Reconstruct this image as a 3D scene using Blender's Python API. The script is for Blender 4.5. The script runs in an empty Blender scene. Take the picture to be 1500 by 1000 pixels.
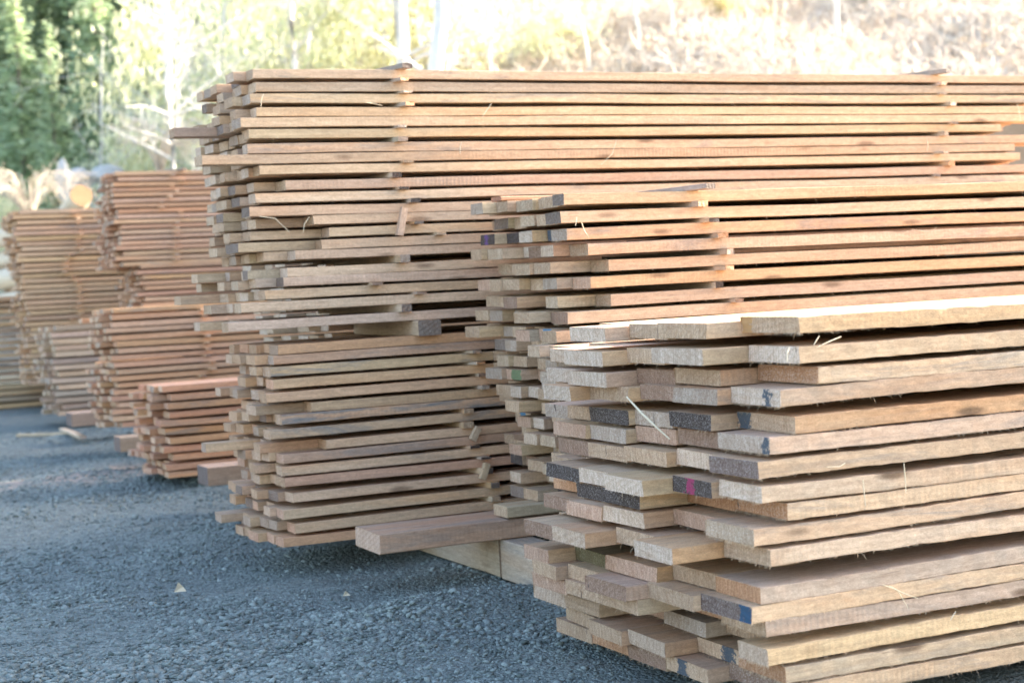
import bpy, math, random, os
import numpy as np
from mathutils import Vector, Matrix

# ------------------------------------------------------------------ camera, sky, sun, exposure
S = bpy.context.scene
F_PX, CAM_H = 2387.0, 1.2
YAW, PITCH, ROLL = math.radians(25.3), math.atan(97/F_PX), math.atan(.05)
fh = Vector((math.sin(YAW), math.cos(YAW), 0)); r0 = Vector((math.cos(YAW), -math.sin(YAW), 0)); Z = Vector((0, 0, 1))
fwd = fh*math.cos(PITCH) - Z*math.sin(PITCH)
u0 = fh*math.sin(PITCH) + Z*math.cos(PITCH)
cup = u0*math.cos(ROLL) + r0*math.sin(ROLL); crt = r0*math.cos(ROLL) - u0*math.sin(ROLL)
cam = bpy.data.cameras.new('camera'); co = bpy.data.objects.new('camera', cam); S.collection.objects.link(co)
M = Matrix.Identity(4)
for i in range(3):
    M[i][0], M[i][1], M[i][2] = crt[i], cup[i], -fwd[i]
M[2][3] = CAM_H; co.matrix_world = M
cam.sensor_width = 36; cam.lens = F_PX/1500*36; cam.clip_end = 2000; cam.clip_start = .05
cam.dof.use_dof = True; cam.dof.focus_distance = 5.2; cam.dof.aperture_fstop = 3.2
S.camera = co

SUN_AZ_LAT, SUN_AZ_DEP, SUN_EL = .88, .475, math.radians(21)      # direction to the sun: to the right and a little behind the stacks
to_sun = (r0*SUN_AZ_LAT + fh*SUN_AZ_DEP).normalized()*math.cos(SUN_EL) + Z*math.sin(SUN_EL)
W = bpy.data.worlds.new("World"); S.world = W; W.use_nodes = True
nt = W.node_tree; bg = nt.nodes['Background']; sky = nt.nodes.new('ShaderNodeTexSky')
sky.sky_type = 'NISHITA'; sky.sun_disc = False; sky.sun_elevation = SUN_EL
sky.sun_rotation = math.atan2(to_sun.x, to_sun.y); sky.air_density = 1.0; sky.dust_density = 2.5; sky.ozone_density = 1.0
nt.links.new(sky.outputs[0], bg.inputs[0]); bg.inputs[1].default_value = .15
sl = bpy.data.lights.new('sun', 'SUN'); sl.energy = 5; sl.angle = math.radians(.5); sl.color = (1, .93, .82)
so = bpy.data.objects.new('sun', sl); S.collection.objects.link(so)
so.rotation_euler = (-to_sun).to_track_quat('-Z', 'Y').to_euler()
S.view_settings.view_transform = 'Standard'; S.view_settings.look = 'None'; S.view_settings.gamma = 1
S.view_settings.exposure = 2.62

# ------------------------------------------------------------------ helpers
def proj(x, y, z):
    d = Vector((x, y, z-CAM_H)); q = d.dot(fwd)
    return 750+F_PX*d.dot(crt)/q, 500-F_PX*d.dot(cup)/q
def on_y(px, py, Y):
    d = fwd + crt*((px-750)/F_PX) + cup*((500-py)/F_PX); t = Y/d.y
    return d.x*t, CAM_H+d.z*t
def x_at(px, Y, z):                       # X of the point at (Y, z) seen at image column px
    lo, hi = -5., 14.
    for _ in range(40):
        m = (lo+hi)/2
        if proj(m, Y, z)[0] < px: lo = m
        else: hi = m
    return m
def y_at(px, X, z, y0):
    lo, hi = y0, y0+3
    for _ in range(40):
        m = (lo+hi)/2
        if proj(X, m, z)[0] > px: lo = m
        else: hi = m
    return m
def wpt(lat, dep, z=0): v = r0*lat + fh*dep; return Vector((v.x, v.y, z))

def tag(o, label=None, cat=None, group=None, kind=None):
    for k, v in (('label', label), ('category', cat), ('group', group), ('kind', kind)):
        if v: o[k] = v
    return o
def link(name, me, mats, parent=None, loc=None):
    o = bpy.data.objects.new(name, me); S.collection.objects.link(o)
    for m in (mats if isinstance(mats, (list, tuple)) else [mats]): me.materials.append(m)
    if parent: o.parent = parent
    if loc is not None: o.location = loc
    return o
def empty(name, loc): o = bpy.data.objects.new(name, None); S.collection.objects.link(o); o.location = loc; o.empty_display_size = .1; return o
def npmesh(name, V, Fc, smooth=False):
    """V (n,3) array, Fc (m,k) array of equal-sized faces"""
    me = bpy.data.meshes.new(name); V = np.asarray(V, np.float32); Fc = np.asarray(Fc, np.int32); m, k = Fc.shape
    me.vertices.add(len(V)); me.vertices.foreach_set('co', V.ravel())
    me.loops.add(m*k); me.loops.foreach_set('vertex_index', Fc.ravel())
    me.polygons.add(m); me.polygons.foreach_set('loop_start', np.arange(0, m*k, k, dtype=np.int32))
    me.polygons.foreach_set('loop_total', np.full(m, k, np.int32))
    if smooth: me.polygons.foreach_set('use_smooth', np.ones(m, bool))
    me.update(calc_edges=True); return me
def pcol(me, name, A):
    A = np.asarray(A, np.float32)
    if A.ndim == 1: A = np.tile(A, (len(me.vertices), 1))
    if A.shape[1] == 3: A = np.hstack([A, np.ones((len(A), 1), np.float32)])
    at = me.attributes.new(name, 'FLOAT_COLOR', 'POINT'); at.data.foreach_set('color', A.ravel())

class N:                                   # tiny node helper
    def __init__(s, name):
        s.m = bpy.data.materials.new(name); s.m.use_nodes = True; s.t = s.m.node_tree; s.b = s.t.nodes['Principled BSDF']
        s.b.inputs['Roughness'].default_value = .85; s.b.inputs['Specular IOR Level'].default_value = .25
    def n(s, typ, **kw):
        q = s.t.nodes.new('ShaderNode'+typ)
        for k, v in kw.items():
            if k.startswith('_'): q.inputs[int(k[1:])].default_value = v
            else: setattr(q, k, v)
        return q
    def l(s, a, b): s.t.links.new(a, b)
    def attr(s, name): return s.n('Attribute', attribute_name=name)
    def vmul(s, v, x): q = s.n('VectorMath', operation='MULTIPLY', _1=x); s.l(v, q.inputs[0]); return q.outputs[0]
    def noise(s, v, sc, det=4, rough=.6, dist=0):
        q = s.n('TexNoise'); q.inputs['Scale'].default_value = sc; q.inputs['Detail'].default_value = det
        q.inputs['Roughness'].default_value = rough; q.inputs['Distortion'].default_value = dist; s.l(v, q.inputs['Vector']); return q.outputs['Fac']
    def rng(s, f, a, b, c=0, d=1):
        q = s.n('MapRange', _1=a, _2=b, _3=c, _4=d); s.l(f, q.inputs[0]); return q.outputs[0]
    def math(s, op, a, b=None):
        q = s.n('Math', operation=op)
        for i, v in enumerate((a, b)):
            if v is None: continue
            if isinstance(v, (int, float)): q.inputs[i].default_value = v
            else: s.l(v, q.inputs[i])
        return q.outputs[0]
    def mix(s, f, a, b, mode='MIX'):
        q = s.n('Mix', data_type='RGBA', blend_type=mode)
        for i, v in ((0, f), (6, a), (7, b)):
            if isinstance(v, (int, float)): q.inputs[i].default_value = v
            elif isinstance(v, tuple): q.inputs[i].default_value = v if len(v) == 4 else v+(1,)
            else: s.l(v, q.inputs[i])
        return q.outputs[2]
    def bump(s, h, st, dist):
        q = s.n('Bump'); q.inputs['Strength'].default_value = st; q.inputs['Distance'].default_value = dist
        s.l(h, q.inputs['Height']); s.l(q.outputs[0], s.b.inputs['Normal'])

# ------------------------------------------------------------------ materials
def wood_side():
    m = N('sawn_wood_side'); loc = m.attr('loc').outputs['Vector']; col = m.attr('bcol').outputs['Color']
    prm = m.n('SeparateColor'); m.l(m.attr('prm').outputs['Color'], prm.inputs[0])
    grain = m.noise(m.vmul(loc, (2.2, 55, 55)), 1.0, 5, .65, .4)
    c = m.mix(1, col, m.mix(m.rng(grain, .3, .72), (.84, .80, .77), (1.10, 1.08, 1.06)), 'MULTIPLY')
    blot = m.noise(m.vmul(loc, (1.1, 9, 9)), 1.0, 3, .5, .2)                     # warmer heartwood streaks
    c = m.mix(m.rng(blot, .52, .68, 0, .5), c, m.mix(1, c, (1.05, .86, .70), 'MULTIPLY'))
    st = m.noise(m.vmul(loc, (1.6, 14, 14)), 1.0, 5, .7, .8)                      # grey-blue stain where the board has it
    stf = m.math('MULTIPLY', m.rng(st, .50, .66), prm.outputs[0]); c = m.mix(stf, c, (.24, .215, .20))
    saw = m.n('TexWave', wave_type='BANDS', bands_direction='X'); m.l(m.vmul(loc, (1, .12, .6)), saw.inputs['Vector'])
    saw.inputs['Scale'].default_value = 17; saw.inputs['Distortion'].default_value = 3.2; saw.inputs['Detail'].default_value = 2
    sm = m.math('MULTIPLY', m.rng(m.noise(m.vmul(loc, (.9, 4, 4)), 1.0, 2), .42, .62), prm.outputs[1])
    c = m.mix(m.math('MULTIPLY', m.math('MULTIPLY', saw.outputs['Fac'], sm), .16), c, (.25, .19, .14))
    kn = m.n('TexVoronoi'); m.l(m.vmul(loc, (3.2, 13, 13)), kn.inputs['Vector']); kn.inputs['Scale'].default_value = 1.0
    kf = m.math('MULTIPLY', m.rng(kn.outputs['Distance'], .21, .10), prm.outputs[2]); c = m.mix(m.math('MULTIPLY', kf, .8), c, (.13, .075, .045))
    sp = m.noise(m.vmul(loc, (180, 700, 700)), 1.0, 2, .7); c = m.mix(.42, c, m.mix(1, c, m.mix(m.rng(sp, .35, .65), (.6, .55, .5), (1.35, 1.33, 1.3)), 'MULTIPLY'))
    mid = m.noise(m.vmul(loc, (26, 90, 90)), 1.0, 5, .75, .6); c = m.mix(1, c, m.mix(m.rng(mid, .34, .66), (.82, .79, .76), (1.10, 1.10, 1.09)), 'MULTIPLY')
    ck = m.noise(m.vmul(loc, (5, 210, 210)), 1.0, 3, .6, .3); c = m.mix(m.rng(ck, .68, .74, 0, .6), c, (.12, .08, .055))       # fine dark checks along the grain
    m.l(c, m.b.inputs['Base Color'])
    h = m.math('ADD', m.math('MULTIPLY', saw.outputs['Fac'], m.math('MULTIPLY', sm, .6)), m.math('ADD', m.math('MULTIPLY', grain, .8), m.math('MULTIPLY', sp, .5)))
    m.bump(h, .8, .0016); return m.m
def wood_end():
    m = N('sawn_wood_end'); loc = m.attr('loc').outputs['Vector']; col = m.attr('bcol').outputs['Color']
    prm = m.n('SeparateColor'); m.l(m.attr('prm').outputs['Color'], prm.inputs[0])
    sp = m.noise(m.vmul(loc, (200, 230, 230)), 1.0, 3, .8); big = m.noise(m.vmul(loc, (1, 22, 30)), 1.0, 4, .6, .5)
    c = m.mix(1, col, m.mix(m.rng(sp, .36, .64), (.66, .61, .56), (1.20, 1.18, 1.16)), 'MULTIPLY')
    c = m.mix(m.rng(big, .42, .68, 0, .55), c, m.mix(1, c, (.80, .70, .62), 'MULTIPLY'))
    rg = m.n('TexWave', wave_type='RINGS', rings_direction='X'); m.l(m.vmul(loc, (0, 1, 1)), rg.inputs['Vector'])
    rg.inputs['Scale'].default_value = 16; rg.inputs['Distortion'].default_value = 3; rg.inputs['Detail'].default_value = 2; rg.inputs['Detail Scale'].default_value = .4
    c = m.mix(m.rng(rg.outputs['Fac'], .4, 1, 0, .2), c, m.mix(1, c, (.62, .52, .45), 'MULTIPLY'))
    pale = m.math('MULTIPLY', m.rng(sp, .545, .585), prm.outputs[0]); c = m.mix(m.math('MULTIPLY', pale, .75), c, (.50, .45, .42))   # fibres through the weathered end
    stk = m.noise(m.vmul(loc, (60, 170, 9)), 1.0, 4, .7, .4); c = m.mix(1, c, m.mix(m.rng(stk, .34, .66), (.78, .73, .68), (1.12, 1.11, 1.10)), 'MULTIPLY')     # saw tracks down the end
    crk = m.noise(m.vmul(loc, (1, 34, 7)), 1.0, 3, .6, .4); c = m.mix(m.rng(crk, .69, .72, 0, .8), c, (.05, .035, .03))          # drying cracks
    mk = m.n('SeparateColor'); m.l(m.attr('mkp').outputs['Color'], mk.inputs[0]); ly = m.n('SeparateXYZ'); m.l(m.attr('lraw').outputs['Vector'], ly.inputs[0])
    wob = m.math('MULTIPLY', m.math('SUBTRACT', m.noise(loc, 45, 4, .7), .5), .11)
    dd = m.math('ABSOLUTE', m.math('SUBTRACT', m.math('ADD', ly.outputs[1], wob), mk.outputs[0]))
    mf = m.math('MULTIPLY', m.math('LESS_THAN', dd, mk.outputs[1]), m.rng(sp, .30, .45, .25, 1)); c = m.mix(mf, c, m.attr('mcol').outputs['Color'])
    m.l(c, m.b.inputs['Base Color'])
    m.bump(m.math('ADD', sp, m.math('MULTIPLY', rg.outputs['Fac'], .4)), 1, .003); return m.m
WS, WE = wood_side(), wood_end()

def foliage(name, dark, light, trans=.4):
    m = N(name); a = m.attr('rnd'); c = m.mix(a.outputs['Fac'], dark, light); m.l(c, m.b.inputs['Base Color']); m.b.inputs['Roughness'].default_value = .6
    t = m.n('BsdfTranslucent'); m.l(m.mix(1, c, (1.08, 1.12, .88), 'MULTIPLY'), t.inputs[0]); x = m.n('MixShader', _0=trans)
    m.l(m.b.outputs[0], x.inputs[1]); m.l(t.outputs[0], x.inputs[2]); m.l(x.outputs[0], m.t.nodes['Material Output'].inputs[0]); return m.m
def bark(name, a, b, sc=6):
    m = N(name); tc = m.n('TexCoord').outputs['Object']; m.l(m.mix(m.noise(m.vmul(tc, (1, 1, .3)), sc, 5), a, b), m.b.inputs['Base Color'])
    m.bump(m.noise(m.vmul(tc, (1, 1, .2)), sc*4, 4), .8, .02); return m.m
def gravel_mat():
    m = N('gravel_ground'); tc = m.n('TexCoord').outputs['Object']
    v = m.n('TexVoronoi'); v.inputs['Scale'].default_value = 55; m.l(tc, v.inputs['Vector'])
    v2 = m.n('TexVoronoi'); v2.inputs['Scale'].default_value = 130; m.l(tc, v2.inputs['Vector'])
    n1 = m.noise(tc, 1.1, 5, .6); n2 = m.noise(tc, 240, 3, .7); n3 = m.noise(tc, 14, 4, .6)
    sc = m.n('SeparateColor'); m.l(v.outputs['Color'], sc.inputs[0])
    c = m.mix(sc.outputs[0], (.165, .186, .171), (.285, .31, .28)); c = m.mix(m.rng(n2, .3, .7), m.mix(1, c, (.6, .62, .65), 'MULTIPLY'), c)
    c = m.mix(m.rng(n3, .5, .75, 0, .55), c, (.085, .088, .085))
    c = m.mix(m.rng(n1, .56, .74, 0, .35), c, (.23, .19, .155))
    # trodden sawdust: a pale pink-brown streak across the yard
    xyz = m.n('SeparateXYZ'); m.l(tc, xyz.inputs[0])
    w = m.math('ADD', xyz.outputs[1], m.math('MULTIPLY', m.math('SUBTRACT', m.noise(tc, 1.6, 3), .5), 1.6))
    st = m.math('MULTIPLY', m.rng(m.math('ABSOLUTE', m.math('SUBTRACT', w, 11.2)), .42, .1), m.rng(m.noise(tc, 9, 4, .7), .42, .55))
    x2 = m.math('MULTIPLY', st, m.rng(xyz.outputs[0], 3.2, 2.4)); c = m.mix(m.math('MULTIPLY', x2, .75), c, (.42, .30, .24))
    m.l(c, m.b.inputs['Base Color']); m.b.inputs['Roughness'].default_value = .9
    h = m.math('ADD', m.math('MULTIPLY', v.outputs['Distance'], -1), m.math('ADD', m.math('MULTIPLY', v2.outputs['Distance'], -.45), m.math('MULTIPLY', n3, .8)))
    m.bump(h, 1, .012); return m.m
def stone_mat():
    m = N('gravel_stone'); r = m.attr('rnd'); tc = m.n('TexCoord').outputs['Object']
    big = m.noise(tc, 1.3, 4, .6); c = m.mix(r.outputs['Fac'], (.130, .150, .138), (.34, .368, .338)); m.l(m.mix(m.rng(m.noise(tc, 160, 3, .7), .35, .7), m.mix(1, c, (.62, .64, .66), 'MULTIPLY'), m.mix(m.rng(big, .35, .65), m.mix(1, c, (.80, .81, .82), 'MULTIPLY'), m.mix(1, c, (1.10, 1.09, 1.07), 'MULTIPLY'))), m.b.inputs['Base Color'])
    m.bump(m.noise(tc, 220, 3), .5, .003); return m.m
def hill_mat():
    m = N('dry_hillside'); tc = m.n('TexCoord').outputs['Object']
    c = m.mix(m.rng(m.noise(tc, .8, 5, .65), .35, .7), (.72, .60, .48), (.76, .69, .52)); c = m.mix(m.rng(m.noise(tc, 5, 5, .7), .45, .62), c, (.84, .75, .64))
    c = m.mix(m.rng(m.noise(tc, 14, 4, .7), .60, .70, 0, .7), c, (.46, .34, .24)); m.l(c, m.b.inputs['Base Color']); m.bump(m.noise(tc, 9, 6, .7), 1, .25); return m.m
def flat(name, c, sc=12, v=.3):
    m = N(name); tc = m.n('TexCoord').outputs['Object']; m.l(m.mix(m.noise(tc, sc, 4), tuple(x*(1-v) for x in c), tuple(min(1, x*(1+v)) for x in c)), m.b.inputs['Base Color']); m.bump(m.noise(tc, sc*4, 4), .5, .01); return m.m
def stick_mat():
    m = N('dry_sticks'); r = m.attr('rnd'); m.l(m.mix(r.outputs['Fac'], (.48, .35, .25), (.88, .79, .68)), m.b.inputs['Base Color']); return m.m

# ------------------------------------------------------------------ boards
SIDE = dict(t=(.555, .415, .295), p=(.60, .47, .35), w=(.63, .52, .41), o=(.56, .375, .235), y=(.60, .455, .30), g=(.48, .39, .30), k=(.33, .27, .22), r=(.53, .345, .245), b=(.43, .31, .23), n=(.57, .405, .30), c=(.58, .455, .325), m=(.36, .31, .20))
END = dict(t=(.50, .37, .26), p=(.58, .46, .36), w=(.61, .51, .425), o=(.53, .31, .18), y=(.58, .43, .24), g=(.43, .355, .295), k=(.080, .062, .056), r=(.49, .27, .185), b=(.31, .21, .155), n=(.54, .37, .275), c=(.55, .43, .315), m=(.18, .155, .08), u=(.06, .18, .28), v=(.19, .145, .132), s=(.235, .19, .165))
WORD = dict(t='tan', p='pale', w='whitish', o='rusty', y='yellowish', g='greyish', k='blackish', r='reddish', b='brown', n='pinkish', c='cream', m='dark mossy', u='blue-painted', v='purplish grey', s='slate grey')
MARK = dict(mag=(.30, .045, .10), blu=(.035, .075, .13), gry=(.075, .085, .10), grn=(.15, .18, .09), org=(.45, .24, .10), pur=(.14, .07, .17), sky=(.09, .20, .30))

def board_arrays(L, w, t, end, side, R, seg, fuzz=0, stain=.2, saw=.5, knot=.5, mark=None, bow=.0015, cham=.0018, skew=0., jit=.0008, wane=0):
    """one board: x along its length, y across, z up; returns verts, faces, material index, colours"""
    V, Fq, Mi, C = [], [], [], []
    sc_ = np.array(SIDE[side])*R.uniform(.90, 1.08); sc_ = sc_*np.array([1, R.uniform(.97, 1.03), R.uniform(.94, 1.06)]); ec = np.array(END[end])*R.uniform(.88, 1.12)
    ch = cham
    ring = [(ch, 0), (w-ch, 0), (w, ch), (w, t-ch), (w-ch, t), (ch, t), (0, t-ch), (0, ch)] if ch else [(0, 0), (w, 0), (w, t), (0, t)]
    k = len(ring); p1, p2, p3 = R.uniform(0, 6), R.uniform(0, 6), R.uniform(0, 6)
    xs = np.linspace(0, L, seg+1)
    for i, x in enumerate(xs):
        dz = bow*(math.sin(x*2.1+p1)+.6*math.sin(x*5.3+p2)); dy = bow*.8*math.sin(x*1.7+p3)
        for (y, z) in ring:
            xx = x + (skew*y if i == 0 else (-skew*y if i == seg else 0))
            V.append((xx+(R.uniform(-jit, jit)*2 if i in (0, seg) else 0), y+dy+R.uniform(-jit, jit), z+dz+R.uniform(-jit, jit)*(1 if i else .6)))
            C.append(tuple(sc_))
    for i in range(seg):
        for j in range(k):
            a, b = i*k+j, i*k+(j+1) % k; Fq.append((a, b, b+k, a+k)); Mi.append(0)
    for e, i in ((0, 0), (1, seg)):
        b0 = len(V); V += [tuple(V[i*k+j]) for j in range(k)]; C += [tuple(ec)]*k
        Fq.append(tuple(b0+j for j in (range(k-1, -1, -1) if e == 0 else range(k)))); Mi.append(1)
    # torn fibres along the sawn arrises
    pc = [(R.uniform(0, min(L, 2.6)), R.choice([0, 0, 0, t])) for _ in range(7)]
    for _ in range(fuzz):
        u = R.random()
        if u < .30: x, y, z = 0., R.uniform(0, w), R.choice([0, 0, 0, t]); d = (-R.uniform(.2, 1), R.uniform(-.4, .4), -R.uniform(.2, 1) if z == 0 else R.uniform(-.3, .5))
        else:
            q_ = R.choice(pc); x, y, z = (max(0, min(L, R.gauss(q_[0], .10))), 0., q_[1]) if R.random() < .8 else (R.uniform(0, min(L, 2.6)), 0., R.choice([0, t])); d = (R.uniform(-1, 1), -R.uniform(.2, 1), -R.uniform(.1, .9) if z == 0 else R.uniform(-.6, .6))
        ln = R.uniform(.0025, .0085)*(2.6 if R.random() < .04 else 1); wd = R.uniform(.0005, .0010)
        dx = bow*(math.sin(x*2.1+p1)+.6*math.sin(x*5.3+p2)); P = Vector((x, y, z+dx)); D = Vector(d).normalized()*ln; sd = Vector((1, 0, 0)) if abs(d[0]) < .5 else Vector((0, 1, 0))
        Q = P+D*.6; T = P+D+Vector((0, 0, -ln*.35)); b0 = len(V)
        V += [tuple(P-sd*wd), tuple(P+sd*wd), tuple(Q+sd*wd*.7), tuple(Q-sd*wd*.7), tuple(T), tuple(P+Vector((0, 0, wd))), tuple(Q+Vector((0, 0, wd*.7)))]
        C += [(.62, .50, .36)]*7; Fq += [(b0, b0+1, b0+2, b0+3), (b0+3, b0+2, b0+4), (b0+5, b0, b0+3, b0+6), (b0+1, b0+5, b0+6, b0+2), (b0+6, b0+3, b0+4)]; Mi += [0]*5
    V = np.array(V, np.float32); n = len(V); off = np.array([R.uniform(-40, 40) for _ in range(3)], np.float32)
    mk = (0, 0, 0); mc = (0, 0, 0)
    if mark: mk = (mark[1]*w, mark[2]*w, 0); mc = MARK[mark[0]]
    return V, Fq, Mi, dict(bcol=np.array(C, np.float32), loc=V+off, lraw=V.copy(), prm=np.tile(np.array((stain, saw, knot), np.float32), (n, 1)),
                           mkp=np.tile(np.array(mk, np.float32), (n, 1)), mcol=np.tile(np.array(mc, np.float32), (n, 1)))
def arrays_mesh(name, V, Fq, Mi, A):
    me = bpy.data.meshes.new(name); me.from_pydata(V.tolist(), [], Fq); me.polygons.foreach_set('material_index', np.array(Mi, np.int32))
    for k, a in A.items(): pcol(me, k, a)
    me.update(); return me

ORD = ['first', 'second', 'third', 'fourth', 'fifth', 'sixth', 'seventh', 'eighth', 'ninth', 'tenth', 'eleventh', 'twelfth', 'thirteenth', 'fourteenth', 'fifteenth', 'sixteenth', 'seventeenth', 'eighteenth', 'nineteenth', 'twentieth', 'twenty-first', 'twenty-second'] + ['lower']*12
STACK = dict(D='front right stack', C='middle stack', BU="tall stack's upper bundle", BL="tall stack's lower bundle", G='short red stack', F='second red stack',
             FU="tall red stack's top bundle", FM="tall red stack's middle bundle", FL="tall red stack's bottom bundle", E='yellowish far left stack', J='leftmost low bundle', K='stack behind the tall one')
# which boards are things of their own: the 300 that show largest ({stack: one string per row, 1 = own object})
OWN = {}
OWN = {"D": ["1111111", "11111", "11111", "11111", "111111", "11111", "11111", "11111", "11111", "11111", "11111", "11111", "11111", "10111", "111011", "11111", "11111"], "BU": ["11", "1", "11", "1", "1001", "11", "1", "11", "1111", "111", "111", "1001", "1101", "111", "11", "111011", "110001", "11", "100001", "1", "10001"], "C": ["111111", "111111", "101011", "11001", "111", "11111101", "1111111", "111101", "1010001", "10001", "00001", "000011", "000011", "00001", "0001", "0011", "00001", "0001", "000001", "000011"], "BL": ["101", "11", "11", "11", "11", "11", "1", "111", "1111", "1", "101", "1", "111", "11", "110001", "111"], "F": ["1", "1", "1", "1", "1", "1", "1", "1", "1", "1", "1", "1"], "G": ["1", "1", "1", "1", "1", "1", "1", "1", "1", "1", "1"], "FU": ["1", "1", "1", "1", "1", "1", "1", "1", "1", "1", "1", "1", "1", "1", "1", "1", "1", "1"], "E": ["1", "1", "1", "1", "1", "1", "1", "1", "1", "1", "1", "1", "1", "1", "1", "1", "1", "1", "1", "1", "1", "1"], "FM": ["1", "1", "0", "0", "0", "1"], "K": ["0", "0", "0", "0", "0", "0", "0", "0", "0", "0", "0", "0", "1", "1", "1"], "FL": ["0", "0", "0", "0", "0", "1"]}  # own-table
BOARDS = []
def add_board(st, row, idx, x, y, ztop, L, w, t, end, side, **kw): BOARDS.append(dict(st=st, row=row, idx=idx, x=x, y=y, z=ztop-t, L=L, w=w, t=t, end=end, side=side, kw=kw))

TINT = dict(D=(1.03, .975, .955), C=(1.01, .975, .95), BU=(1.03, .97, .945), BL=(1.09, .955, .885), G=(1.08, .92, .82), F=(1.06, .94, .84), FU=(1.05, .95, .87), FM=(1.05, .95, .87), E=(1.10, .98, .90), J=(1.05, .97, .88))   # colour multiplier for all boards of each stack
# --- front right stack: (near column, far column, end tone, side tone[, mark]) from the long side backwards
D_ROWS = [
 ((1170, 466), [(1170, 1090, 't', 'y', ('org', .92, .09)), (1035, 968, 't', 'y'), (None, 917, 't', 'y'), (887, 836, 'w', 't')]),
 ((1171, 507), [(1171, 1095, 'w', 't'), (1029, 956, 'w', 'y'), (None, 916, 't', 'y'), (881, 831, 'w', 'y'), (None, 804, 'p', 't')]),
 ((1199, 539), [(1199, 1114, 'o', 'p'), (1055, 986, 't', 'o'), (None, 936, 'b', 't'), (888, 833, 'w', 't'), (None, 805, 'w', 'p')]),
 ((1143, 570), [(1143, 1071, 'w', 't', ('gry', .25, .05)), (1050, 990, 'g', 'o'), (None, 938, 'b', 't'), (920, 863, 't', 'y'), (835, 792, 'w', 'o')]),
 ((1164, 611), [(1164, 1077, 't', 'o', ('gry', .88, .12)), (1041, 977, 'k', 'y'), (None, 931, 'g', 't'), (919, 861, 'k', 'y'), (None, 833, 't', 't'), (None, 798, 'g', 't')]),
 ((1126, 643), [(1126, 1052, 'g', 't', ('gry', .06, .05)), (None, 994, 'b', 't'), (991, 935, 'n', 't'), (916, 861, 'g', 'y'), (858, 809, 'n', 't')]),
 ((1111, 676), [(1111, 1044, 'v', 't'), (None, 988, 'p', 't'), (976, 913, 't', 't'), (None, 863, 't', 't'), (None, 814, 'b', 't')]),
 ((1115, 715), [(1115, 1050, 'w', 'p'), (None, 983, 'k', 't', ('mag', .55, .09)), (941, 884, 'w', 'y'), (None, 848, 'w', 'p'), (848, 796, 'k', 't')]),
 ((1152, 738), [(1152, 1073, 'o', 't'), (None, 1004, 'o', 't'), (937, 881, 'k', 'y'), (None, 844, 'k', 't'), (None, 814, 'o', 't'), (None, 801, 'p', 't')]),
 ((1104, 774), [(1104, 1034, 'c', 't'), (None, 984, 'n', 't'), (944, 886, 'p', 'o'), (None, 833, 'n', 't'), (None, 796, 'b', 't')]),
 ((1128, 806), [(1128, 1061, 't', 'p'), (984, 929, 'w', 'o'), (None, 902, 't', 't'), (855, 807, 'p', 'o'), (None, 769, 'b', 't')]),
 ((1114, 859), [(1114, 1045, 'o', 'g'), (None, 988, 't', 't'), (962, 890, 'n', 'o'), (None, 837, 'm', 'm'), (803, 768, 'n', 't')]),
 ((1100, 883), [(1100, 1029, 'v', 't', ('blu', .1, .1)), (1015, 946, 't', 't'), (916, 860, 'b', 't'), (None, 833, 't', 't'), (815, 776, 't', 't'), (None, 768, 'w', 'p')]),
 ((1122, 905), [(1122, 1053, 't', 'g'), (None, 1000, 'o', 't'), (934, 889, 't', 'p'), (None, 833, 't', 't'), (831, 784, 'n', 't')]),
 ((1125, 949), [(1125, 1081, 'p', 'y'), (None, 1064, 't', 't'), (1034, 969, 'g', 'g'), (None, 931, 'n', 't'), (878, 830, 't', 't'), (None, 783, 'p', 't')]),
 ((1152, 979), [(1152, 1081, 'o', 'g'), (None, 1020, 't', 't', ('gry', .35, .12)), (975, 918, 'p', 'o'), (911, 861, 't', 't'), (None, 825, 't', 't')]),
 ((1160, 1006), [(1160, 1065, 'b', 't'), (1037, 975, 't', 't', ('gry', .6, .12)), (None, 919, 'b', 't'), (None, 867, 'o', 't'), (None, 816, 't', 't')]),
]
YD, TD = 3.45, .0430
prev = 9
for r, ((cx, cy), cells) in enumerate(D_ROWS):
    R = random.Random(1000+r); x0, z = on_y(cx, cy, YD); z = min(z, prev-TD-.001); prev = z
    Y = YD
    for i, cell in enumerate(cells):
        near, far, e, s = cell[:4]; zz = z-.026*(Y-YD)
        if near is None:
            last = i == len(cells)-1 or True; w = R.uniform(.20, .26); X = x_at(far, Y+w, zz)
        else:
            X = x_at(near, Y, zz); yf = y_at(far, X, zz, Y); w = max(.10, min(.40, yf-Y)) if near != far else .1
        add_board('D', r, i, X, Y, zz, 3.5+R.uniform(-.2, .2), w, TD, e, s, fuzz=330 if i == 0 else 70, seg=90 if i == 0 else 8, bow=.0028 if i == 0 else .0015, stain=(.5 if e in 'kvg' else R.choice([.1, .2, .4, .7])) if i == 0 or e in 'kvg' else .2,
                  saw=R.choice([.15, .5, .9]), knot=R.choice([.3, 1, 1]) if i == 0 else 0, mark=cell[4] if len(cell) > 4 else None, skew=R.uniform(-.05, .05), jit=.0015)
        Y += w+.004
    for j in range(3):                      # boards filling the back of the layer, extended to block sun stripes
        if Y < 5.08: add_board('D', r, len(cells)+j, 2.62+R.uniform(0, .1), Y, z-.026*(Y-YD), 3.3, .2, TD, 't', 't', seg=4, cham=0); Y += .204

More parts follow.
